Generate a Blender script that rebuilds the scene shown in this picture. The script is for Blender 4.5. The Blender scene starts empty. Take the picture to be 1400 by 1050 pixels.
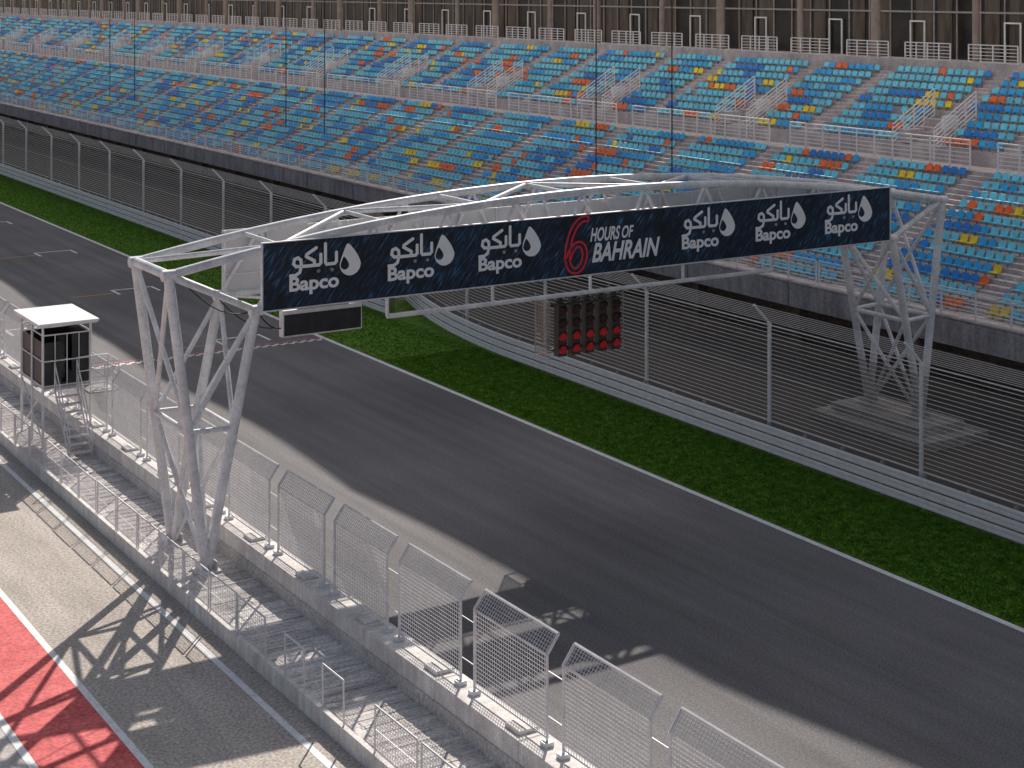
import bpy, math, random
from mathutils import Vector, Matrix
random.seed(7)
R=random.random
scene=bpy.context.scene
COL=scene.collection

# ---------------------------------------------------------------- materials
def new_mat(name):
    m=bpy.data.materials.new(name); m.use_nodes=True
    nt=m.node_tree; b=nt.nodes['Principled BSDF']
    return m,nt,b
def N(nt,t,**kw):
    n=nt.nodes.new(t)
    for k,v in kw.items(): setattr(n,k,v)
    return n
def ramp(nt,stops):
    r=N(nt,'ShaderNodeValToRGB'); e=r.color_ramp.elements
    while len(e)<len(stops): e.new(0.5)
    for i,(p,c) in enumerate(stops):
        e[i].position=p; e[i].color=(c[0],c[1],c[2],1) if not isinstance(c,(int,float)) else (c,c,c,1)
    return r
def noisy(name,c1,c2,scale=3.0,detail=6,rough=0.7,metal=0.0,bump=0.0,bscale=40,stretch=(1,1,1),fine=0.0,fscale=60,lo=0.35,hi=0.65,spec=0.5,bdist=0.02,big=0.0,streak=None):
    m,nt,b=new_mat(name)
    tc=N(nt,'ShaderNodeTexCoord'); mp=N(nt,'ShaderNodeMapping'); mp.inputs['Scale'].default_value=stretch
    nt.links.new(tc.outputs['Object'],mp.inputs['Vector'])
    no=N(nt,'ShaderNodeTexNoise'); no.inputs['Scale'].default_value=scale; no.inputs['Detail'].default_value=detail; no.inputs['Roughness'].default_value=0.65
    nt.links.new(mp.outputs[0],no.inputs['Vector'])
    r=ramp(nt,[(lo,c1),(hi,c2)]); nt.links.new(no.outputs['Fac'],r.inputs['Fac'])
    out=r.outputs['Color']
    def mul(out,sc,amt,vec,det=4):
        n2=N(nt,'ShaderNodeTexNoise'); n2.inputs['Scale'].default_value=sc; n2.inputs['Detail'].default_value=det
        nt.links.new(vec,n2.inputs['Vector'])
        r2=ramp(nt,[(0.3,1-amt),(0.7,1+amt)]); nt.links.new(n2.outputs['Fac'],r2.inputs['Fac'])
        mx=N(nt,'ShaderNodeMix',data_type='RGBA',blend_type='MULTIPLY'); mx.inputs['Factor'].default_value=1
        nt.links.new(out,mx.inputs['A']); nt.links.new(r2.outputs['Color'],mx.inputs['B']); return mx.outputs['Result']
    if fine>0: out=mul(out,fscale,fine,tc.outputs['Object'])
    if big>0: out=mul(out,.09,big,tc.outputs['Object'],3)
    if streak:
        m3=N(nt,'ShaderNodeMapping'); m3.inputs['Scale'].default_value=streak[0]; nt.links.new(tc.outputs['Object'],m3.inputs['Vector'])
        out=mul(out,1.0,streak[1],m3.outputs[0],5)
    nt.links.new(out,b.inputs['Base Color'])
    b.inputs['Roughness'].default_value=rough; b.inputs['Metallic'].default_value=metal
    b.inputs['Specular IOR Level'].default_value=spec
    if bump>0:
        n3=N(nt,'ShaderNodeTexNoise'); n3.inputs['Scale'].default_value=bscale; n3.inputs['Detail'].default_value=5
        nt.links.new(tc.outputs['Object'],n3.inputs['Vector'])
        bp=N(nt,'ShaderNodeBump'); bp.inputs['Strength'].default_value=bump; bp.inputs['Distance'].default_value=bdist
        nt.links.new(n3.outputs['Fac'],bp.inputs['Height']); nt.links.new(bp.outputs[0],b.inputs['Normal'])
    return m

M={}
M['sand']=noisy('ground_mat',(.26,.235,.21),(.34,.31,.28),scale=.4,fine=.2,rough=.95)
M['track']=noisy('track_asphalt',(.155,.151,.156),(.20,.193,.196),scale=.5,stretch=(1,.12,1),fine=.32,fscale=16,rough=.88,bump=.35,bscale=34,spec=.2,big=.18,streak=((1.6,.03,1),.14))
M['pit']=noisy('pit_asphalt',(.40,.355,.32),(.53,.475,.425),scale=.7,stretch=(1,.3,1),fine=.4,fscale=12,rough=.9,bump=.7,bscale=28,spec=.3,big=.1,streak=((1.6,.05,1),.1))
M['service']=noisy('service_asphalt',(.10,.085,.075),(.14,.12,.11),scale=.7,fine=.2,rough=.9)
M['conc']=noisy('concrete',(.62,.585,.56),(.80,.765,.74),scale=1.3,fine=.2,fscale=25,rough=.85,bump=.3,bscale=20,streak=((1,5,.6),.15))
M['conc_dark']=noisy('concrete_worn',(.42,.39,.37),(.68,.635,.61),scale=.9,fine=.3,fscale=12,rough=.9,bump=.4,bscale=15,lo=.3,hi=.7)
M['plat']=noisy('platform_concrete',(.48,.445,.43),(.74,.69,.665),scale=1.0,fine=.3,fscale=12,rough=.9,bump=.4,bscale=15,lo=.3,hi=.7,streak=((.5,7,1),.4))
M['terr']=noisy('terrace_concrete',(.40,.355,.365),(.55,.495,.505),scale=.8,fine=.2,fscale=9,rough=.9,bump=.2,streak=((1,1.5,.5),.18))
M['parapet']=noisy('parapet_concrete',(.28,.26,.265),(.40,.37,.375),scale=.8,fine=.2,fscale=9,rough=.9,streak=((1,3,.4),.25))
M['paint']=noisy('white_line_paint',(.68,.68,.68),(.84,.84,.84),scale=2,fine=.15,fscale=18,rough=.7,lo=.3,hi=.55)
M['red']=noisy('red_paint',(.52,.035,.04),(.78,.13,.13),scale=1.1,fine=.4,fscale=9,rough=.7,bump=.4,bscale=25)
M['orange_line']=noisy('orange_paint',(.6,.25,.03),(.7,.33,.05),rough=.7)
M['steel']=noisy('white_painted_steel',(.58,.58,.60),(.76,.76,.775),scale=1.6,fine=.12,fscale=12,rough=.42,bump=.1,streak=((2,2,.5),.12))
M['galv']=noisy('galvanised_steel',(.62,.61,.63),(.78,.77,.79),scale=3,fine=.15,rough=.45,metal=.1)
M['railm']=noisy('rail_steel',(.74,.71,.73),(.84,.82,.83),scale=3,fine=.1,rough=.5)
M['galvd']=noisy('galvanised_dark',(.28,.28,.29),(.38,.38,.39),scale=3,fine=.15,rough=.6,metal=.2)
M['black']=noisy('black_metal',(.012,.012,.013),(.025,.025,.026),scale=3,rough=.5)
M['cable']=noisy('cable_black',(.015,.015,.015),(.02,.02,.02),rough=.7)
M['brown']=noisy('under_stand_brown',(.09,.068,.056),(.16,.125,.10),scale=2,stretch=(1,1,3),fine=.3,fscale=8,rough=.9)
M['column']=noisy('column_brown',(.26,.205,.18),(.36,.295,.265),scale=2,rough=.7)
M['glass']=noisy('dark_glazing',(.012,.012,.014),(.03,.028,.028),scale=.6,rough=.15)
M['facade']=noisy('facade_panel',(.035,.027,.022),(.13,.10,.08),scale=.7,stretch=(1,4,.5),rough=.6)
M['white']=noisy('white_panel',(.74,.74,.74),(.84,.84,.84),scale=2,fine=.08,rough=.5)
M['bannerback']=noisy('banner_back',(.56,.56,.58),(.66,.66,.68),scale=1,rough=.6)
M['redlens']=noisy('red_lens',(.66,.02,.025),(.78,.04,.04),rough=.25)
M['darklens']=noisy('dark_lens',(.05,.022,.018),(.08,.035,.03),rough=.15)
M['lampbox']=noisy('lamp_box',(.035,.026,.02),(.075,.055,.04),rough=.5)
M['logo']=noisy('logo_white',(.82,.82,.84),(.88,.88,.90),rough=.5)
M['logored']=noisy('logo_red',(.72,.02,.04),(.80,.03,.05),rough=.5)
for k,c in dict(s_cyan=(.16,.64,.84),s_blue=(.012,.25,.70),s_mid=(.03,.42,.82),s_orange=(.90,.17,.03),s_yellow=(.88,.68,.02)).items():
    M[k]=noisy('seat_'+k[2:],tuple(x*.80 for x in c),tuple(min(.95,x*1.12) for x in c),scale=1.1,fine=.12,fscale=6,rough=.45)

# grass
m,nt,b=new_mat('turf'); M['grass']=m
tc=N(nt,'ShaderNodeTexCoord')
n1=N(nt,'ShaderNodeTexNoise'); n1.inputs['Scale'].default_value=2.4; n1.inputs['Detail'].default_value=9; n1.inputs['Roughness'].default_value=.85
nt.links.new(tc.outputs['Object'],n1.inputs['Vector'])
r=ramp(nt,[(.32,(.035,.095,.006)),(.5,(.11,.25,.018)),(.66,(.30,.44,.06))]); nt.links.new(n1.outputs['Fac'],r.inputs['Fac'])
nt.links.new(r.outputs[0],b.inputs['Base Color']); b.inputs['Roughness'].default_value=.9; b.inputs['Specular IOR Level'].default_value=.2
n2=N(nt,'ShaderNodeTexNoise'); n2.inputs['Scale'].default_value=14; n2.inputs['Detail'].default_value=6
nt.links.new(tc.outputs['Object'],n2.inputs['Vector'])
bp=N(nt,'ShaderNodeBump'); bp.inputs['Strength'].default_value=1; bp.inputs['Distance'].default_value=.08
nt.links.new(n2.outputs['Fac'],bp.inputs['Height']); nt.links.new(bp.outputs[0],b.inputs['Normal'])

# banner print: navy weave with fine slanting streaks
m,nt,b=new_mat('banner_print'); M['banner']=m
tc=N(nt,'ShaderNodeTexCoord')
mp=N(nt,'ShaderNodeMapping'); mp.inputs['Rotation'].default_value=(0,math.radians(52),0)
nt.links.new(tc.outputs['Object'],mp.inputs['Vector'])
def streakr(sx,sz,stops,seed):
    mp2=N(nt,'ShaderNodeMapping'); mp2.inputs['Scale'].default_value=(sx,0,sz); mp2.inputs['Location'].default_value=(seed,0,seed)
    nt.links.new(mp.outputs[0],mp2.inputs['Vector'])
    n1=N(nt,'ShaderNodeTexNoise'); n1.inputs['Scale'].default_value=1.0; n1.inputs['Detail'].default_value=1
    nt.links.new(mp2.outputs[0],n1.inputs['Vector'])
    r=ramp(nt,stops); nt.links.new(n1.outputs['Fac'],r.inputs['Fac']); return r
r=streakr(2.2,15,[(.42,(.007,.012,.025)),(.54,(.010,.028,.065)),(.62,(.018,.070,.15)),(.74,(.05,.18,.34))],0)
r3=streakr(.9,22,[(.40,.35),(.6,1.2)],7)
nb=N(nt,'ShaderNodeTexNoise'); nb.inputs['Scale'].default_value=.5
nt.links.new(tc.outputs['Object'],nb.inputs['Vector'])
rb=ramp(nt,[(.36,.6),(.62,1.3)]); nt.links.new(nb.outputs['Fac'],rb.inputs['Fac'])
o=r.outputs[0]
for rr in (r3,rb):
    mx=N(nt,'ShaderNodeMix',data_type='RGBA',blend_type='MULTIPLY'); mx.inputs['Factor'].default_value=1
    nt.links.new(o,mx.inputs['A']); nt.links.new(rr.outputs[0],mx.inputs['B']); o=mx.outputs['Result']
nt.links.new(o,b.inputs['Base Color']); b.inputs['Roughness'].default_value=.5

# translucent roof membrane
m,nt,b=new_mat('roof_membrane'); M['roof']=m
b.inputs['Base Color'].default_value=(.8,.78,.74,1); b.inputs['Roughness'].default_value=.7
tr=N(nt,'ShaderNodeBsdfTranslucent'); tr.inputs['Color'].default_value=(.88,.84,.80,1)
ms=N(nt,'ShaderNodeMixShader'); ms.inputs[0].default_value=.8
nt.links.new(b.outputs[0],ms.inputs[1]); nt.links.new(tr.outputs[0],ms.inputs[2]); nt.links.new(ms.outputs[0],nt.nodes['Material Output'].inputs['Surface'])

# shade netting (woven, with real open holes as alpha)
m,nt,b=new_mat('shade_netting'); M['net']=m
tc=N(nt,'ShaderNodeTexCoord'); sp=N(nt,'ShaderNodeSeparateXYZ'); nt.links.new(tc.outputs['Object'],sp.inputs[0])
def saw(out,per):
    a=N(nt,'ShaderNodeMath',operation='MULTIPLY'); a.inputs[1].default_value=1/per; nt.links.new(out,a.inputs[0])
    f=N(nt,'ShaderNodeMath',operation='FRACT'); nt.links.new(a.outputs[0],f.inputs[0])
    g=N(nt,'ShaderNodeMath',operation='LESS_THAN'); g.inputs[1].default_value=.34; nt.links.new(f.outputs[0],g.inputs[0]); return g.outputs[0]
mxx=N(nt,'ShaderNodeMath',operation='MAXIMUM'); nt.links.new(saw(sp.outputs['Y'],.05),mxx.inputs[0]); nt.links.new(saw(sp.outputs['Z'],.05),mxx.inputs[1])
nt.links.new(mxx.outputs[0],b.inputs['Alpha'])
b.inputs['Base Color'].default_value=(.15,.122,.105,1); b.inputs['Roughness'].default_value=.9

# ---------------------------------------------------------------- mesh builder
class MB:
    def __init__(s): s.v=[];s.f=[];s.m=[];s.mats=[]
    def mi(s,k):
        if k not in s.mats: s.mats.append(k)
        return s.mats.index(k)
    def quad(s,pts,k):
        n=len(s.v); s.v+= [tuple(p) for p in pts]; s.f.append(tuple(range(n,n+len(pts)))); s.m.append(s.mi(k))
    def box(s,x0,x1,y0,y1,z0,z1,k):
        n=len(s.v)
        s.v+=[(x0,y0,z0),(x1,y0,z0),(x1,y1,z0),(x0,y1,z0),(x0,y0,z1),(x1,y0,z1),(x1,y1,z1),(x0,y1,z1)]
        for f in ((0,3,2,1),(4,5,6,7),(0,1,5,4),(1,2,6,5),(2,3,7,6),(3,0,4,7)):
            s.f.append(tuple(n+i for i in f)); s.m.append(s.mi(k))
    def tube(s,p0,p1,r,k,n=6,cap=True,r1=None):
        p0=Vector(p0);p1=Vector(p1); d=(p1-p0)
        if d.length<1e-6: return
        d.normalize()
        a=Vector((0,0,1)) if abs(d.z)<.9 else Vector((1,0,0))
        u=d.cross(a).normalized(); w=d.cross(u)
        b=len(s.v); r1=r if r1 is None else r1
        for i in range(n):
            t=2*math.pi*(i+.5)/n; o=u*math.cos(t)+w*math.sin(t); s.v.append(tuple(p0+o*r))
        for i in range(n):
            t=2*math.pi*(i+.5)/n; o=u*math.cos(t)+w*math.sin(t); s.v.append(tuple(p1+o*r1))
        mi=s.mi(k)
        for i in range(n):
            j=(i+1)%n; s.f.append((b+i,b+n+i,b+n+j,b+j)); s.m.append(mi)
        if cap:
            s.f.append(tuple(b+i for i in range(n))); s.m.append(mi)
            s.f.append(tuple(b+n+i for i in reversed(range(n)))); s.m.append(mi)
    def path(s,pts,r,k,n=6,cap=True):
        for a,b in zip(pts[:-1],pts[1:]): s.tube(a,b,r,k,n,cap)
    def extrude_y(s,prof,y0,y1,k,closed=False):
        n=len(s.v); c=len(prof)
        s.v+=[(x,y0,z) for x,z in prof]+[(x,y1,z) for x,z in prof]
        for i in range(c if closed else c-1):
            j=(i+1)%c; s.f.append((n+i,n+j,n+c+j,n+c+i)); s.m.append(s.mi(k))
        if closed:
            s.f.append(tuple(n+i for i in range(c))); s.m.append(s.mi(k))
            s.f.append(tuple(n+c+i for i in reversed(range(c)))); s.m.append(s.mi(k))
    def obj(s,name,parent=None,smooth=False,bevel=0):
        me=bpy.data.meshes.new(name); me.from_pydata(s.v,[],s.f)
        for k in s.mats: me.materials.append(M[k])
        me.polygons.foreach_set('material_index',s.m)
        if smooth: me.polygons.foreach_set('use_smooth',[True]*len(s.f))
        me.update()
        o=bpy.data.objects.new(name,me); COL.objects.link(o)
        if parent: o.parent=parent
        if bevel:
            b=o.modifiers.new('b','BEVEL'); b.width=bevel; b.segments=2; b.limit_method='ANGLE'
        if smooth:
            e=o.modifiers.new('es','EDGE_SPLIT'); e.split_angle=math.radians(40)
        return o
def empty(name,loc=(0,0,0)):
    e=bpy.data.objects.new(name,None); COL.objects.link(e); return e

# ---------------------------------------------------------------- ground, track
def sheet(name,x0,x1,y0,y1,z,k):
    b=MB(); b.quad([(x0,y0,z),(x1,y0,z),(x1,y1,z),(x0,y1,z)],k); return b.obj(name)
sheet('ground',-2500,2500,-2500,2500,0,'sand')
sheet('race_track',20.0,36.6,-120,520,.004,'track')
sheet('pit_lane',10.6,17.5,-120,520,.004,'pit')
sheet('pit_apron',-6,10.6,-120,520,.004,'conc_dark')
sheet('service_road',41.9,56,-120,520,.004,'service')
def xoff(u): return 0 if u<66 else 3.0*((u-66)/17.0)**2
g=MB(); g.quad([(36.6,-60,.02),(41.9,-60,.02),(41.9,420,.02),(36.6,420,.02)],'grass')
g.quad([(41.9,66,.02),(41.9+xoff(72),72,.02),(41.9+xoff(78),78,.02),(41.9+xoff(83),83,.02),(41.9,83,.02)],'grass')
import numpy as np
rng=np.random.default_rng(3)
def blades(n,u0,u1,h):
    xs=rng.uniform(36.62,41.8,n); ys=rng.uniform(u0,u1,n); a=rng.uniform(0,6.283,n); w=rng.uniform(.02,.045,n); hh=rng.uniform(.5,1,n)*h
    lx=rng.normal(0,.04,n); ly=rng.normal(0,.04,n)
    for i in range(n):
        c=math.cos(a[i])*w[i]; s_=math.sin(a[i])*w[i]; k=len(g.v)
        g.v+=[(xs[i]-c,ys[i]-s_,.018),(xs[i]+c,ys[i]+s_,.018),(xs[i]+lx[i],ys[i]+ly[i],.02+hh[i])]
        g.f.append((k,k+1,k+2)); g.m.append(0)
blades(90000,22,70,.09); blades(40000,70,170,.10)
g.obj('grass_verge')

lines=MB()
def strip(x0,x1,y0,y1,z,k): lines.quad([(x0,y0,z),(x1,y0,z),(x1,y1,z),(x0,y1,z)],k)
strip(36.32,36.56,-120,420,.009,'paint')
lines.obj('track_edge_line')
lines=MB()
strip(16.43,16.62,-120,420,.009,'paint'); strip(12.86,13.05,-120,420,.013,'paint'); strip(10.60,10.8,-120,420,.013,'paint')
strip(10.7,12.95,-120,420,.009,'red')
lines.obj('pit_lane_marking')
lines=MB()
for i in range(64):
    x=20.4+i*.25
    strip(x,x+.25,75.75+(.2 if i%2 else 0),75.95+(.2 if i%2 else 0),.009,'paint')
strip(20.4,36.3,76.35,76.47,.009,'red')
lines.obj('start_line')
lines=MB()
for k in range(14):
    u=78.6+16.1*k
    for (xa,uu) in ((31.4,u),(23.0,u+8)):
        strip(xa,xa+2.6,uu,uu+.18,.009,'paint'); strip(xa,xa+.16,uu-1.4,uu,.009,'paint'); strip(xa+2.44,xa+2.6,uu-1.4,uu,.009,'paint')
        strip(xa-2.6,xa-.1,uu-.9,uu-.76,.009,'orange_line')
lines.obj('grid_box_marking')

# ---------------------------------------------------------------- pit wall and platform
b=MB()
b.box(17.25,19.5,-60,420,-.1,.40,'plat')
y=12
while y<110:
    b.box(17.6+R()*.05,19.40,y,y+.12,.40,.406+R()*.012,'plat'); y+=.42
y=-60
while y<200:
    b.box(17.19,17.33,y,y+1.99,-.1,.455,'conc'); y+=2.0
b.obj('pit_wall_platform')
b=MB()
y=-60
while y<420:
    b.box(19.45,20.25,y,y+3.76,-.1,1.22,'conc')
    b.box(19.40,19.62,y,y+3.775,-.1,.75,'conc_dark')
    b.box(19.60,20.15,y+.2,y+.8,1.22,1.31,'conc')
    y+=3.78
b.obj('pit_wall',bevel=.02)

b=MB()
U0=26.4
def fence_panel(ua,ub):
    zb,zk,zt=1.28,3.24,3.64; xd=19.88; xo=20.18
    r=.038
    for u in (ua,ub):
        b.tube((xd,u,zb),(xd,u,zk),r,'galv',6); b.tube((xd,u,zk),(xo,u,zt),r,'galv',6)
        b.box(xd-.12,xd+.12,u-.1,u+.1,1.2,1.325,'galv')
    b.tube((xo,ua,zt),(xo,ub,zt),r,'galv',6)
    b.tube((xd,ua,zb+.12),(xd,ub,zb+.12),.024,'galv',5)
    b.tube((xd,ua,zk),(xd,ub,zk),.018,'galv',4)
    n=int((ub-ua)/.10); w=.0085
    for i in range(1,n):
        u=ua+(ub-ua)*i/n
        b.tube((xd,u,zb+.12),(xd,u,zk),w,'galv',3,False); b.tube((xd,u,zk),(xo,u,zt),w,'galv',3,False)
    z=zb+.22
    while z<zk: b.tube((xd,ua,z),(xd,ub,z),w,'galv',3,False); z+=.10
    for i in range(1,6):
        t=i/6; b.tube((xd+.3*t,ua,zk+.4*t),(xd+.3*t,ub,zk+.4*t),w,'galv',3,False)
for k in range(-4,22):
    ua=U0+3.78*k; fence_panel(ua,ua+3.13)
    for z in (1.9,2.9): b.tube((19.88,ua+3.13,z),(19.88,ua+3.78,z),.012,'galv',4)
b.obj('debris_fence')

b=MB()
def hoop(u0,u1,x=17.27,z0=.45,h=1.08,mesh=True):
    j=(R()-.5)*.05
    b.tube((x,u0,z0),(x+j,u0,z0+h),.026,'galv',5); b.tube((x,u1,z0),(x+j,u1,z0+h),.026,'galv',5)
    b.tube((x+j,u0,z0+h),(x+j,u1,z0+h),.026,'galv',5)
    if mesh:
        b.tube((x,u0,z0+h*.5),(x,u1,z0+h*.5),.014,'galv',4)
        n=int((u1-u0)/.12)
        for i in range(1,n):
            u=u0+(u1-u0)*i/n; b.tube((x,u,z0+.05),(x+j,u,z0+h),.006,'galv',3,False)
        for i in range(1,9): b.tube((x,u0,z0+h*i/9),(x,u1,z0+h*i/9),.005,'galv',3,False)
u=39.6
while u<110:
    hoop(u,u+1.85); u+=2.0
for u in (37.2,35.0): hoop(u,u+1.15,mesh=False)
hoop(31.4,33.4); hoop(29.2,31.2); hoop(27,29); hoop(24.8,26.8)
b.obj('platform_railing')

# ---------------------------------------------------------------- guardrail and catch fence
b=MB()
wb=[(0,0),(.07,.04),(.07,.11),(.0,.155),(.07,.20),(.07,.27),(0,.31)]
def runs():
    near=[-40,20,60,66]+[66+1.2*i for i in range(1,15)]
    far=[79.5,120,400]
    return [([ (u,xoff(u)) for u in near]),([(u,0) for u in far])]
for run_ in runs():
    for (ua,oa),(ub,ob) in zip(run_[:-1],run_[1:]):
        for k in range(3):
            z0=.10+k*.36
            for (xa,za),(xb,zb) in zip(wb[:-1],wb[1:]):
                b.quad([(41.85-xa+oa,ua,z0+za),(41.85-xb+oa,ua,z0+zb),(41.85-xb+ob,ub,z0+zb),(41.85-xa+ob,ub,z0+za)],'railm')
u=-40
while u<400:
    o=xoff(u) if u<82.5 else 0
    b.box(41.87+o,41.99+o,u,u+.1,0,1.22,'galvd'); u+=2
b.obj('guardrail')
b=MB()
XF=42.25
for k in range(-8,42):
    u=40.5+7.93*k
    o=xoff(u) if u<82.5 else 0
    b.tube((XF+o,u,0),(XF+o,u,4.95),.085,'galv',8); b.tube((XF+o,u,4.95),(XF+o-.8,u,5.75),.06,'galv',6)
def cable(dx,z,r,k='galv',n=4):
    for run_ in runs():
        b.path([(XF+o+dx,u,z) for u,o in run_],r,k,n,False)
z=1.25
while z<4.95: cable(-.10,z,.0125); z+=.16
for z in (1.2,3.0,4.9): cable(-.06,z,.022)
for i in range(1,9):
    t=i/8; cable(-.8*t,4.95+.8*t,.011)
b.obj('catch_fence')
b=MB()
for run_ in runs():
    for (ua,oa),(ub,ob) in zip(run_[:-1],run_[1:]):
        b.quad([(XF+.1+oa,ua,.05),(XF+.1+ob,ub,.05),(XF+.1+ob,ub,4.5),(XF+.1+oa,ua,4.5)],'net')
b.obj('shade_netting')

# ---------------------------------------------------------------- grandstand
GS=empty('grandstand')
UA,UB=5,330
U0S=56.5; MOD=15.2
T=.8; RZ=.4
NL=12
b=MB()
prof=[(52.0,3.0),(52.0,4.15),(52.25,4.15),(52.25,4.0),(53.6,4.0)]
x,z=53.6,4.0
rows=[]
for i in range(NL):
    rows.append((x,z,'L',i)); 
    x+=T; prof.append((x,z)); z+=RZ; prof.append((x,z))
wx0,wz=x,z
prof.append((x+1.9,z)); x+=1.9; z+=.75; prof.append((x,z))
for i in range(9):
    rows.append((x,z,'U',i))
    x+=T; prof.append((x,z)); z+=RZ; prof.append((x,z))
tx,tz=x,z
prof+= [(x,z+.55),(x+.25,z+.55),(x+.25,z+.35),(x+6,z+.35),(x+6,-.1),(54.5,-.1),(54.5,3.0)]
b.extrude_y(prof,UA,UB,'terr',closed=True)
b.box(54.3,54.49,UA,UB,0,2.99,'brown')
u=UA
while u<UB:
    b.box(51.93,51.998,u+.05,u+7.5,3.05,4.1,'parapet'); b.box(51.9,52.3,u+.05,u+7.55,4.152,4.22,'terr')
    b.box(52.4,53.0,u-.25,u+.25,0,2.99,'brown')
    u+=7.6
b.obj('terrace',GS)
def isaisle(u,tier,row):
    q=(u-U0S)%MOD
    if q<.75 or q>MOD-.75: return True
    if tier=='L' and abs(q-7.6)<.75: return True
    if tier=='U':
        if row<4 and abs(q-6.4)<1.7: return True
        if abs(q-6.4)<.8: return True
    return False
b=MB()
k0=int((UA-U0S)/MOD)-1
for k in range(k0,20):
    base=U0S+MOD*k
    for off,tiers in ((0,'LU'),(7.6,'L'),(6.4,'U')):
        uc=base+off
        if uc<UA+1 or uc>UB-1: continue
        for (rx,rz,t,i) in rows:
            if t in tiers:
                b.box(rx+.4,rx+.799,uc-.6,uc+.6,rz-.02,rz+.2,'terr')
b.obj('aisle_steps',GS)
# seats
bf=[(-.205,0),(.205,0),(.215,.20),(.16,.30),(-.16,.30),(-.215,.20)]
sv=[]; sf=[]
pan=[(-.20,-.20,.27),(.20,-.20,.27),(.20,.17,.24),(-.20,.17,.24)]
for (yy,xx,zz) in pan: sv.append((xx,yy,zz))
for (yy,xx,zz) in pan: sv.append((xx+.01,yy,zz-.05))
sf+=[(0,1,2,3),(7,6,5,4),(0,4,5,1),(1,5,6,2),(2,6,7,3),(3,7,4,0)]
n0=len(sv)
for (yy,zz) in bf: sv.append((.17+zz*.3,yy,.24+zz))
for (yy,zz) in bf: sv.append((.21+zz*.3,yy,.24+zz))
sf+=[tuple(n0+i for i in range(6)),tuple(n0+6+i for i in reversed(range(6)))]
for i in range(6):
    j=(i+1)%6; sf.append((n0+i,n0+6+i,n0+6+j,n0+j))
n1=len(sv); 
for dx,dy in((.08,-.03),(.08,.03),(.14,.03),(.14,-.03)): sv.append((dx,dy,0))
for dx,dy in((.08,-.03),(.08,.03),(.14,.03),(.14,-.03)): sv.append((dx,dy,.23))
sf+=[(n1,n1+1,n1+5,n1+4),(n1+1,n1+2,n1+6,n1+5),(n1+3,n1,n1+4,n1+7)]
S=MB(); 
cols=['s_cyan','s_blue','s_mid','s_orange','s_yellow']
for c in cols: S.mi(c)
S.mi('galvd')
P=.56
for (rx,rz,t,i) in rows:
    u=UA+1; run=0; ci=0
    while u<UB-1:
        if isaisle(u,t,i): u+=P/2; continue
        if run<=0:
            q=R(); ci=0 if q<.50 else 1 if q<.60 else 2 if q<.83 else 3 if q<.925 else 4
            run=random.choice([1,2,2,3,4,5]) if ci<3 else random.choice([1,1,2,2,3])
        run-=1
        if R()>.006:
            n=len(S.v); jx=(R()-.5)*.03; rot=(R()-.5)*.06
            for a,bb,c in sv: S.v.append((rx+.30+a+jx+bb*rot,u+bb-a*rot,rz+c))
            for fi,f in enumerate(sf):
                S.f.append(tuple(n+q for q in f)); S.m.append(ci if fi<len(sf)-3 else 5)
        u+=P
S.obj('seats',GS)

b=MB()
def rail(u0,u1,x,z,h=1.15,nb=5,r=.02,ps=1.5,k='railm'):
    n=max(1,round((u1-u0)/ps))
    for i in range(n+1):
        u=u0+(u1-u0)*i/n; b.tube((x,u,z),(x,u,z+h),r*1.4,k,4)
    for j in range(nb):
        zz=z+h*(j+1)/nb; b.tube((x,u0,zz),(x,u1,zz),r*1.25 if j==nb-1 else r*.85,k,4,False)
for k in range(k0,20):
    base=U0S+MOD*k
    if base<UA or base+MOD>UB+5: continue
    rail(base+.9,base+MOD-.9,wx0+.12,wz,1.5,7,.034,1.3)
    for du in (-1.5,1.5):
        uc=base+6.4+du; x0=wx0+1.9; 
        for j in range(5):
            xx=x0-.1+j*.8; zz=wz+.05+ (0 if j==0 else .75+.4*(j-1))
            b.tube((xx,uc,zz),(xx,uc,zz+1.6),.042,'railm',4)
        for q in range(7):
            hh=.15+.24*q
            b.path([(x0-.1,uc,wz+.15+hh),(x0+3.1,uc,wz+.05+.75+1.2+hh)],.032,'railm',4)
    b.box(wx0+3.0,wx0+3.9,base+5.15,base+5.5,wz+1.6,wz+2.3,'white')
    b.box(wx0+1.93,wx0+3.2,base+6.9,base+7.6,wz+.80,wz+1.5,'terr')
    rail(base+.1,base+MOD-.1,52.2,4.2,1.15,7,.03,1.9)
    for a in (0.8,6.0,11.0):
        rail(base+a,base+a+3.6,tx+.5,tz+.35,1.2,6,.032,.9)
b.obj('railings',GS)
b=MB()
fx=tx+5.5; fz=tz+.35
b.box(fx,fx+.3,UA,UB,fz,23,'glass')
u=UA
i=0
while u<UB:
    b.box(fx-.08,fx-.002,u,u+.09,fz,23,'column' if i%4 else 'galvd')
    if i%3!=1: b.box(fx-.06,fx-.002,u+.15+.3*(i%2),u+1.6,fz+.01,22,'facade')
    i+=1; u+=1.9
for zz in (fz+2.9,fz+6): b.box(fx-.12,fx-.085,UA,UB,zz,zz+.12,'galvd')
for k in range(k0,20):
    base=U0S+MOD*k
    if base<UA or base+MOD>UB+5: continue
    for off in (2.4,9.9):
        for q in (0,1.2): b.box(fx-.2,fx-.13,base+off+q,base+off+q+.1,fz,fz+2.4,'white')
        b.box(fx-.2,fx-.13,base+off+.1,base+off+1.2,fz+2.3,fz+2.4,'white')
b.obj('facade',GS)
b=MB()
for k in range(k0,20):
    base=U0S+MOD*k
    if base<UA: continue
    b.tube((tx+1.6,base+3,fz),(tx+1.6,base+3,27),.30,'column',14); 
    b.tube((tx+2.2,base+10.6,fz),(tx+2.2,base+10.6,27),.2,'column',12)
b.obj('columns',GS,smooth=True)
b=MB()
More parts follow.
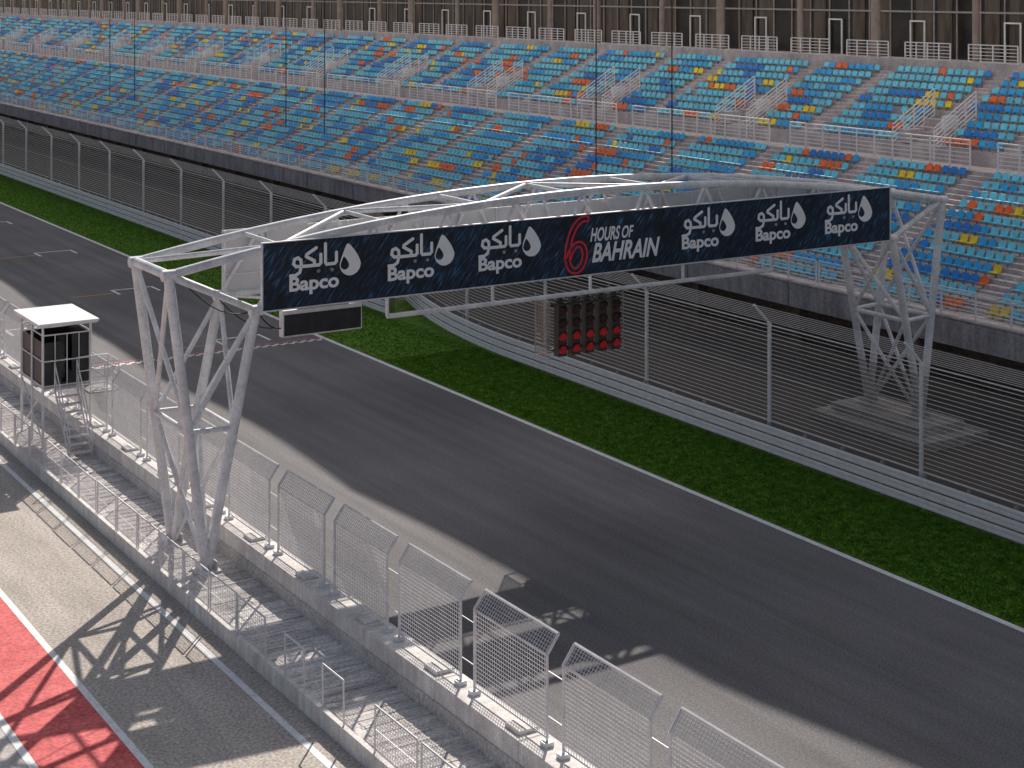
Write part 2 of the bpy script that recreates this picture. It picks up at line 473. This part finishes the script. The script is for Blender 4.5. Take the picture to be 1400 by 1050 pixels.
b.box(tx+5.9,tx+6.3,UA,UB,0,27,'terr')
b.obj('rear_wall',GS)
b=MB()
us=[UA+i*1.5 for i in range(int((UB-UA)/1.5)+1)]
def fe(u): return 49.7+.55*abs(math.sin(math.pi*(u-60)/20.0))+max(0,(66-u)/11)*1.2
pr=[]
for u in us:
    e=fe(u); s=.8*math.cos(2*math.pi*(u-60)/20.0)
    pr.append([(e,u,26.7),(60,u,27.8+s),(70,u,28.6+s),(tx+6.3,u,28)])
for i in range(len(pr)-1):
    for j in range(3):
        b.quad([pr[i][j],pr[i][j+1],pr[i+1][j+1],pr[i+1][j]],'roof')
b.obj('roof_canopy',GS)
b=MB()
for u in (152,145,111.6,105,71.6,65,31,25): b.tube((50.3,u,7.6),(50.3,u,27),.035,'cable',6)
b.obj('hanging_cables',GS)

# ---------------------------------------------------------------- gantry
G=empty('overhead_gantry')
un,uf=46.6,49.5
b=MB()
def ztop(x): return 9.43+1.5*(1-((x-33.5)/16.3)**2)
xs=[17.2+32.6*i/24 for i in range(25)]
for u in (un,uf):
    b.path([(x,u,ztop(x)) for x in xs],.135,'steel',12)
    b.tube((20,u,8.1),(47,u,8.1),.10,'steel',10)
    for s,(xo,xi,xfoot) in enumerate(((17.2,20.0,18.4),(49.8,47.0,48.6))):
        zf=.42 if s==0 else .75
        ft=(xfoot,u,zf)
        b.tube(ft,(xo,u,9.43),.155,'steel',14); b.tube(ft,(xi,u,8.1),.155,'steel',14)
        b.tube((xo,u,9.43),(xi,u,8.1),.11,'steel',10)
        b.box(xfoot-.35,xfoot+.35,u-.35,u+.35,zf-.02,zf+.05,'galv')
        for dx in(-.25,.25):
            b.box(xfoot+dx-.02,xfoot+dx+.02,u-.25,u+.25,zf+.05,zf+.3,'galv')
    n=10
    for i in range(n):
        xa=20+27*i/n; xb=20+27*(i+1)/n; xm=(xa+xb)/2
        b.tube((xa,u,8.1),(xm,u,ztop(xm)),.06,'steel',8); b.tube((xm,u,ztop(xm)),(xb,u,8.1),.06,'steel',8)
for x in [17.2,49.8]: b.tube((x,un-.05,9.43),(x,uf+.05,9.43),.15,'steel',12)
for i in range(11):
    xa=20+27*i/10; b.tube((xa,un,8.1),(xa,uf,8.1),.06,'steel',8)
    if i<10: b.tube((xa,un if i%2 else uf,8.1),(xa+2.7,uf if i%2 else un,8.1),.05,'steel',8)
xt=[17.2+32.6*i/9 for i in range(10)]
for i in range(9):
    if i: b.tube((xt[i],un,ztop(xt[i])),(xt[i],uf,ztop(xt[i])),.07,'steel',8)
    a=(xt[i],un if i%2 else uf,ztop(xt[i])); c=(xt[i+1],uf if i%2 else un,ztop(xt[i+1])); b.tube(a,c,.085,'steel',10)
def lerp(a,c,t): return tuple(a[i]+(c[i]-a[i])*t for i in range(3))
for s,(xo,xi,xfoot) in enumerate(((17.2,20.0,18.4),(49.8,47.0,48.6))):
    zf=.42 if s==0 else .75
    Fn=(xfoot,un,zf);Ff=(xfoot,uf,zf)
    On=(xo,un,9.43);Of=(xo,uf,9.43);In=(xi,un,8.1);If=(xi,uf,8.1)
    t=.47; ti=.545
    on=lerp(Fn,On,t);of=lerp(Ff,Of,t);inn=lerp(Fn,In,ti);iff=lerp(Ff,If,ti)
    for a,c in((on,of),(inn,iff),(on,inn),(of,iff)): b.tube(a,c,.09,'steel',10)
    for a,c in((Fn,of),(Ff,on),(Fn,iff),(on,Of),(of,On),(inn,If),(iff,In),(on,In),(of,If),(Ff,inn)): b.tube(a,c,.08,'steel',8)
    b.tube(In,If,.1,'steel',10)
for P0 in [(17.2,un,9.43),(17.2,uf,9.43),(20,un,8.1),(20,uf,8.1),(49.8,un,9.43),(49.8,uf,9.43),(47,un,8.1),(47,uf,8.1)]:
    b.tube((P0[0]-.2,P0[1],P0[2]),(P0[0]+.2,P0[1],P0[2]),.17,'steel',12)
b.tube((24.7,46.9,7.36),(41,46.9,7.36),.08,'steel',8)
for x in (24.7,28.7,32.7,36.8,41): b.tube((x,46.9,7.36),(x,46.9,8.1),.06,'steel',8)
b.tube((24.7,47.3,8.0),(41,47.3,8.0),.04,'steel',8)
b.obj('truss',G,smooth=True)
b=MB(); b.box(46.9,50.6,44.9,51.2,0,.38,'conc_dark'); b.box(47.5,50.0,45.6,50.6,.38,.74,'conc_dark'); b.obj('footing',G,bevel=.03)
b=MB()
b.box(20.15,46.67,46.42,46.47,8.09,10.15,'banner')
b.obj('front_banner',G)
b=MB()
for z in (8.06,10.15): b.box(20.11,46.71,46.38,46.5,z,z+.03,'galv')
for x in (20.11,46.672): b.box(x,x+.038,46.38,46.5,8.0905,10.1495,'galv')
b.box(20.15,46.67,46.473,46.49,8.1,10.14,'bannerback')
b.box(20.15,46.67,49.66,49.72,8.09,10.15,'bannerback')
x=20.2
while x<46.7:
    b.box(x,x+.05,49.60,49.659,8.1,10.14,'galv'); x+=1.47
for z in (8.7,9.45): b.box(20.15,46.67,49.56,49.598,z,z+.04,'galv')
b.obj('banner_frame',G)
YT=46.405
def text(body,x,z,size,w=None,offset=0,shear=0,k='logo',outline=0):
    c=bpy.data.curves.new('lettering','FONT'); c.body=body; c.size=size; c.shear=shear; c.extrude=.004
    if outline: c.fill_mode='NONE'; c.bevel_depth=outline; c.extrude=0
    elif offset: c.bevel_depth=offset; c.bevel_resolution=2; c.extrude=0
    c.materials.append(M[k])
    o=bpy.data.objects.new('lettering',c); COL.objects.link(o); o.parent=G
    o.rotation_euler=(math.pi/2,0,0); o.location=(x,YT,z)
    if w:
        bpy.context.view_layer.update(); dx=o.dimensions.x
        if dx>0: o.scale=(w/dx,1,1)
    o.scale=(o.scale[0],1,.3)
    return o
def strokes(mb,segs,x0,z0,s,r):
    for sg in segs:
        pts=[(x0+p[0]*s,YT,z0+p[1]*s) for p in sg]
        i0=len(mb.v)
        mb.path(pts,r,'logo',8)
        for p in pts: mb.tube((p[0],YT-.012,p[2]),(p[0],YT+.012,p[2]),r*1.0,'logo',10)
        for i in range(i0,len(mb.v)):
            v=mb.v[i]; mb.v[i]=(v[0],YT+(v[1]-YT)*.25,v[2])
arab=[ [(1.62,.36),(1.62,.08),(1.56,.02),(1.28,.02),(1.24,.08),(1.24,.66)],
       [(1.08,.34),(1.08,.08),(1.02,.02),(.42,.02)],
       [(.86,.02),(.86,.16),(.58,.32),(.60,.38),(.92,.56)],
       [(.42,.02),(.40,.22),(.30,.30),(.18,.26),(.15,.12),(.24,.03),(.42,.03)],
       [(.42,.05),(.36,-.16),(.22,-.24),(.05,-.24)],
       [(1.46,-.17),(1.47,-.17)],[(1.0,-.17),(1.01,-.17)] ]
lb=MB()
for x0 in (21.0,24.43,27.82,36.33,39.78,43.23):
    text('Bapco',x0,8.61,.60,w=1.70,offset=.020)
    strokes(lb,arab,x0+.02,9.32,1.0,.055)
    cx,cz=x0+2.12,9.28
    def drop(px,pz,s,n=36):
        o=[]
        for i in range(n):
            t=2*math.pi*i/n
            X=math.sin(t)*(1-.55*max(0,math.cos(t))**1.2); Z=math.cos(t)
            if Z>0: Z=Z*1.75; X-=.22*(Z/1.75)**2
            o.append((px+s*X,pz+s*Z))
        return o
    o1=drop(cx,cz,.37); o2=drop(cx-.19,cz-.02,.15)
    n=len(o1)
    for i in range(n):
        j=(i+1)%n; f=lambda p:(p[0],YT-.004,p[1])
        lb.quad([f(o1[i]),f(o1[j]),f(o2[j]),f(o2[i])],'logo')
lb.obj('logo_drop',G)
spine=[(.98,1.80),(.80,1.84),(.60,1.74),(.42,1.50),(.28,1.15),(.20,.75),(.20,.42),(.30,.14),(.48,.04),(.66,.10),(.80,.32),(.86,.60),(.80,.86),(.66,.98),(.48,.94),(.32,.74),(.24,.50)]
def smooth(pts,it=2):
    for _ in range(it):
        q=[pts[0]]
        for a,c in zip(pts[:-1],pts[1:]):
            q.append((a[0]*.75+c[0]*.25,a[1]*.75+c[1]*.25)); q.append((a[0]*.25+c[0]*.75,a[1]*.25+c[1]*.75))
        q.append(pts[-1]); pts=q
    return pts
sp_=smooth(spine)
def offs(pts,d):
    o=[]
    for i,p in enumerate(pts):
        a=pts[max(0,i-1)]; c=pts[min(len(pts)-1,i+1)]
        tx_,tz_=c[0]-a[0],c[1]-a[1]; L=math.hypot(tx_,tz_) or 1
        o.append((p[0]-tz_/L*d,p[1]+tx_/L*d))
    return o
sb=MB()
for d in (-.085,.085):
    o=[(31.18+p[0]*1.12,YT,8.19+p[1]*1.0) for p in offs(sp_,d)]
    i0=len(sb.v); sb.path(o,.038,'logored',6)
    for i in range(i0,len(sb.v)):
        v=sb.v[i]; sb.v[i]=(v[0],YT+(v[1]-YT)*.3,v[2])
e=[(31.18+p[0]*1.12,YT,8.19+p[1]) for p in (offs(sp_,-.085)[0],offs(sp_,.085)[0])]; sb.tube(e[0],e[1],.03,'logored',6)
sb.obj('six_logo',G)
text('HOURS',32.34,9.22,.64,w=1.28,shear=.3,offset=.018)
text('OF',33.66,9.24,.58,w=.52,shear=.3,offset=.014)
text('BAHRAIN',32.40,8.50,.90,w=2.95,shear=.3,offset=.027)

b=MB()
def sag(a,c,d,n=8): return [tuple(lerp(a,c,i/n)[k]-(d*4*(i/n)*(1-i/n) if k==2 else 0) for k in range(3)) for i in range(n+1)]
b.path(sag((20,46.7,8.2),(21.2,46.8,7.5),.35),.025,'cable',5); b.path(sag((17.6,46.6,9.3),(20.3,47.2,8.0),.5),.02,'cable',5)
b.path(sag((19.9,49.3,8.0),(20.9,47.0,7.4),.3),.02,'cable',5)
b.obj('power_cables',G)

D=empty('led_display_board')
b=MB()
b.box(20.9,23.65,46.62,46.9,7.14,7.98,'galv'); b.obj('housing',D,bevel=.02)
b=MB(); b.box(20.95,23.6,46.60,46.617,7.19,7.84,'black'); b.box(21.5,23.2,46.615,46.8,7.985,8.1,'galvd')
for i in range(1,6): b.box(20.95+i*.44,20.96+i*.44,46.592,46.599,7.19,7.84,'lampbox')
b.obj('screen',D)

SL=empty('starting_lights')
b=MB()
x0=31.33; w=.35; gap=.22
b.box(31.2,34.05,47.15,47.18,6.96,7.02,'black'); b.box(31.2,34.05,47.15,47.18,5.42,5.48,'black')
for i in range(5):
    xa=x0+i*(w+gap)
    b.box(xa,xa+w,46.85,47.14,5.25,7.08,'lampbox')
    b.box(xa+.12,xa+.24,46.95,47.1,7.08,7.34,'black'); b.box(xa-.03,xa+w+.03,46.9,47.05,7.12,7.2,'lampbox')
    for j in range(4):
        zc=5.49+j*.447
        b.tube((xa+w/2,46.849,zc),(xa+w/2,46.80,zc),.165,'redlens' if j<2 else 'darklens',18,True,.14)
        n=14
        for q in range(n):
            t0=math.pi*(-.05+1.1*q/n); t1=math.pi*(-.05+1.1*(q+1)/n)
            p=lambda t,r,y:(xa+w/2+r*math.cos(t),y,zc+r*math.sin(t))
            yy=46.74 if .2<q/n<.8 else 46.79
            b.quad([p(t0,.172,46.85),p(t1,.172,46.85),p(t1,.172,yy),p(t0,.172,yy)],'black')
b.obj('lamp_columns',SL)
b=MB()
for yy in [46.9+.1*i for i in range(10)]:
    b.tube((31.0,yy,5.2),(31.0,yy,7.15),.016,'column',4)
for i in range(14):
    zz=5.2+.15*i; b.tube((31.0,46.9,zz),(31.0,47.8,zz),.016,'column',4)
for z in (5.2,7.15):
    b.path([(31,46.9,z),(31,47.8,z),(34.15,47.8,z),(34.15,46.9,z)],.025,'galvd',6)
for p in ((31,47.8),(34.15,47.8),(34.15,46.95)): b.tube((p[0],p[1],5.2),(p[0],p[1],7.36),.025,'galvd',6)
b.obj('cage',SL)

# ---------------------------------------------------------------- starter booth
BT=empty('starter_booth')
bx0,bx1,by0,by1=18.0,19.85,62.3,65.2
b=MB(); b.box(bx0-.25,bx1+.25,by0-.3,by1+.3,5.12,5.2,'white'); b.box(bx0-.2,bx1+.2,by0-.25,by1+.25,5.05,5.118,'galv'); b.obj('roof',BT)
b=MB()
for x in (bx0,bx1):
    for y in (by0,by1,(by0+by1)/2): b.tube((x,y,.4),(x,y,5.05),.05,'galv',6)
for z in (2.75,3.7,4.7):
    for a,c in (((bx0,by0),(bx1,by0)),((bx1,by0),(bx1,by1)),((bx0,by0),(bx0,by1)),((bx0,by1),(bx1,by1))):
        b.tube((a[0],a[1],z),(c[0],c[1],z),.03,'galv',5)
b.box(bx0,bx1,by0,by1,2.65,2.72,'galvd')
for i in range(1,4): 
    x=bx0+(bx1-bx0)*i/4; b.tube((x,by0-.02,2.75),(x,by0-.02,4.7),.02,'galv',5)
b.tube((bx0,by0-.03,.6),(bx0+.0,by1,2.6),.03,'galv',5); b.tube((bx0,by1,.6),(bx0,by0,2.6),.03,'galv',5)
b.obj('frame',BT)
b=MB()
b.box(bx0+.06,bx0+.72,by0+.03,by0+.06,2.74,4.4,'black'); b.box(bx1-.72,bx1-.06,by0+.03,by0+.06,2.74,4.68,'black')
b.box(bx0+.72,bx1-.72,by0+.5,by0+.53,2.74,4.6,'glass')
b.box(bx0+.03,bx0+.06,by0+.1,by1-.05,2.74,4.4,'black'); b.box(bx1-.06,bx1-.03,by0+.1,by1-.05,2.74,4.68,'black'); b.box(bx0+.06,bx1-.06,by1-.08,by1-.05,2.74,4.4,'black')
b.obj('wall_panels',BT)
b=MB()
n=9; ys,ye=62.2,60.4
for i in range(n):
    t=i/(n-1); y=ys+(ye-ys)*t; z=2.62-(2.62-.6)*t
    b.box(18.45,19.25,y-.11,y+.11,z-.02,z+.02,'galv')
for x in (18.42,19.28):
    b.tube((x,ys,2.66),(x,ye-.1,.42),.04,'galv',5)
    for hh in (.5,1.0): b.tube((x,ys,2.66+hh),(x,ye-.1,.42+hh),.025,'galv',5)
    for t in (0,.33,.66,1): b.tube((x,ys+(ye-.1-ys)*t,2.66-2.24*t),(x,ys+(ye-.1-ys)*t,3.66-2.24*t),.022,'galv',5)
for z in (2.7,3.2,3.75):
    b.path([(19.3,62.2,z),(20.5,62.2,z),(20.5,60.9,z),(19.4,60.9,z)],.022,'galv',5)
for p in ((20.5,62.2),(20.5,60.9),(19.4,60.9),(20.5,61.55),(19.95,60.9)): b.tube((p[0],p[1],2.65),(p[0],p[1],3.75),.022,'galv',5)
b.box(19.35,20.5,60.9,62.2,2.6,2.645,'galvd')
b.obj('stairs',BT)

# ---------------------------------------------------------------- light
S_=Vector((.88,1.03,1.0)).normalized()
sd=bpy.data.lights.new('sun','SUN'); sd.energy=5.0; sd.angle=math.radians(.5); sd.color=(1,.92,.83)
so=bpy.data.objects.new('sun',sd); COL.objects.link(so); so.rotation_euler=(-S_).to_track_quat('-Z','Y').to_euler(); so.location=(60,60,80)
w=bpy.data.worlds.new('World'); scene.world=w; w.use_nodes=True
nt=w.node_tree; bg=nt.nodes['Background']; sk=nt.nodes.new('ShaderNodeTexSky'); sk.sky_type='NISHITA'; sk.sun_disc=False
sk.sun_elevation=math.asin(S_.z); sk.sun_rotation=math.atan2(S_.x,S_.y); sk.dust_density=2
hs=nt.nodes.new('ShaderNodeHueSaturation'); hs.inputs['Saturation'].default_value=.7
nt.links.new(sk.outputs[0],hs.inputs['Color']); nt.links.new(hs.outputs[0],bg.inputs['Color']); bg.inputs['Strength'].default_value=.085

# ---------------------------------------------------------------- camera
cd=bpy.data.cameras.new('camera'); cd.sensor_width=36; cd.lens=36*2233/1400; cd.shift_y=-542/1400; cd.clip_end=6000; cd.clip_start=.5
co=bpy.data.objects.new('camera',cd); COL.objects.link(co); co.location=(0,0,18); co.rotation_euler=(math.radians(90),0,-math.atan(1403/2233))
scene.camera=co
scene.view_settings.view_transform='Standard'; scene.view_settings.look='None'; scene.view_settings.exposure=0
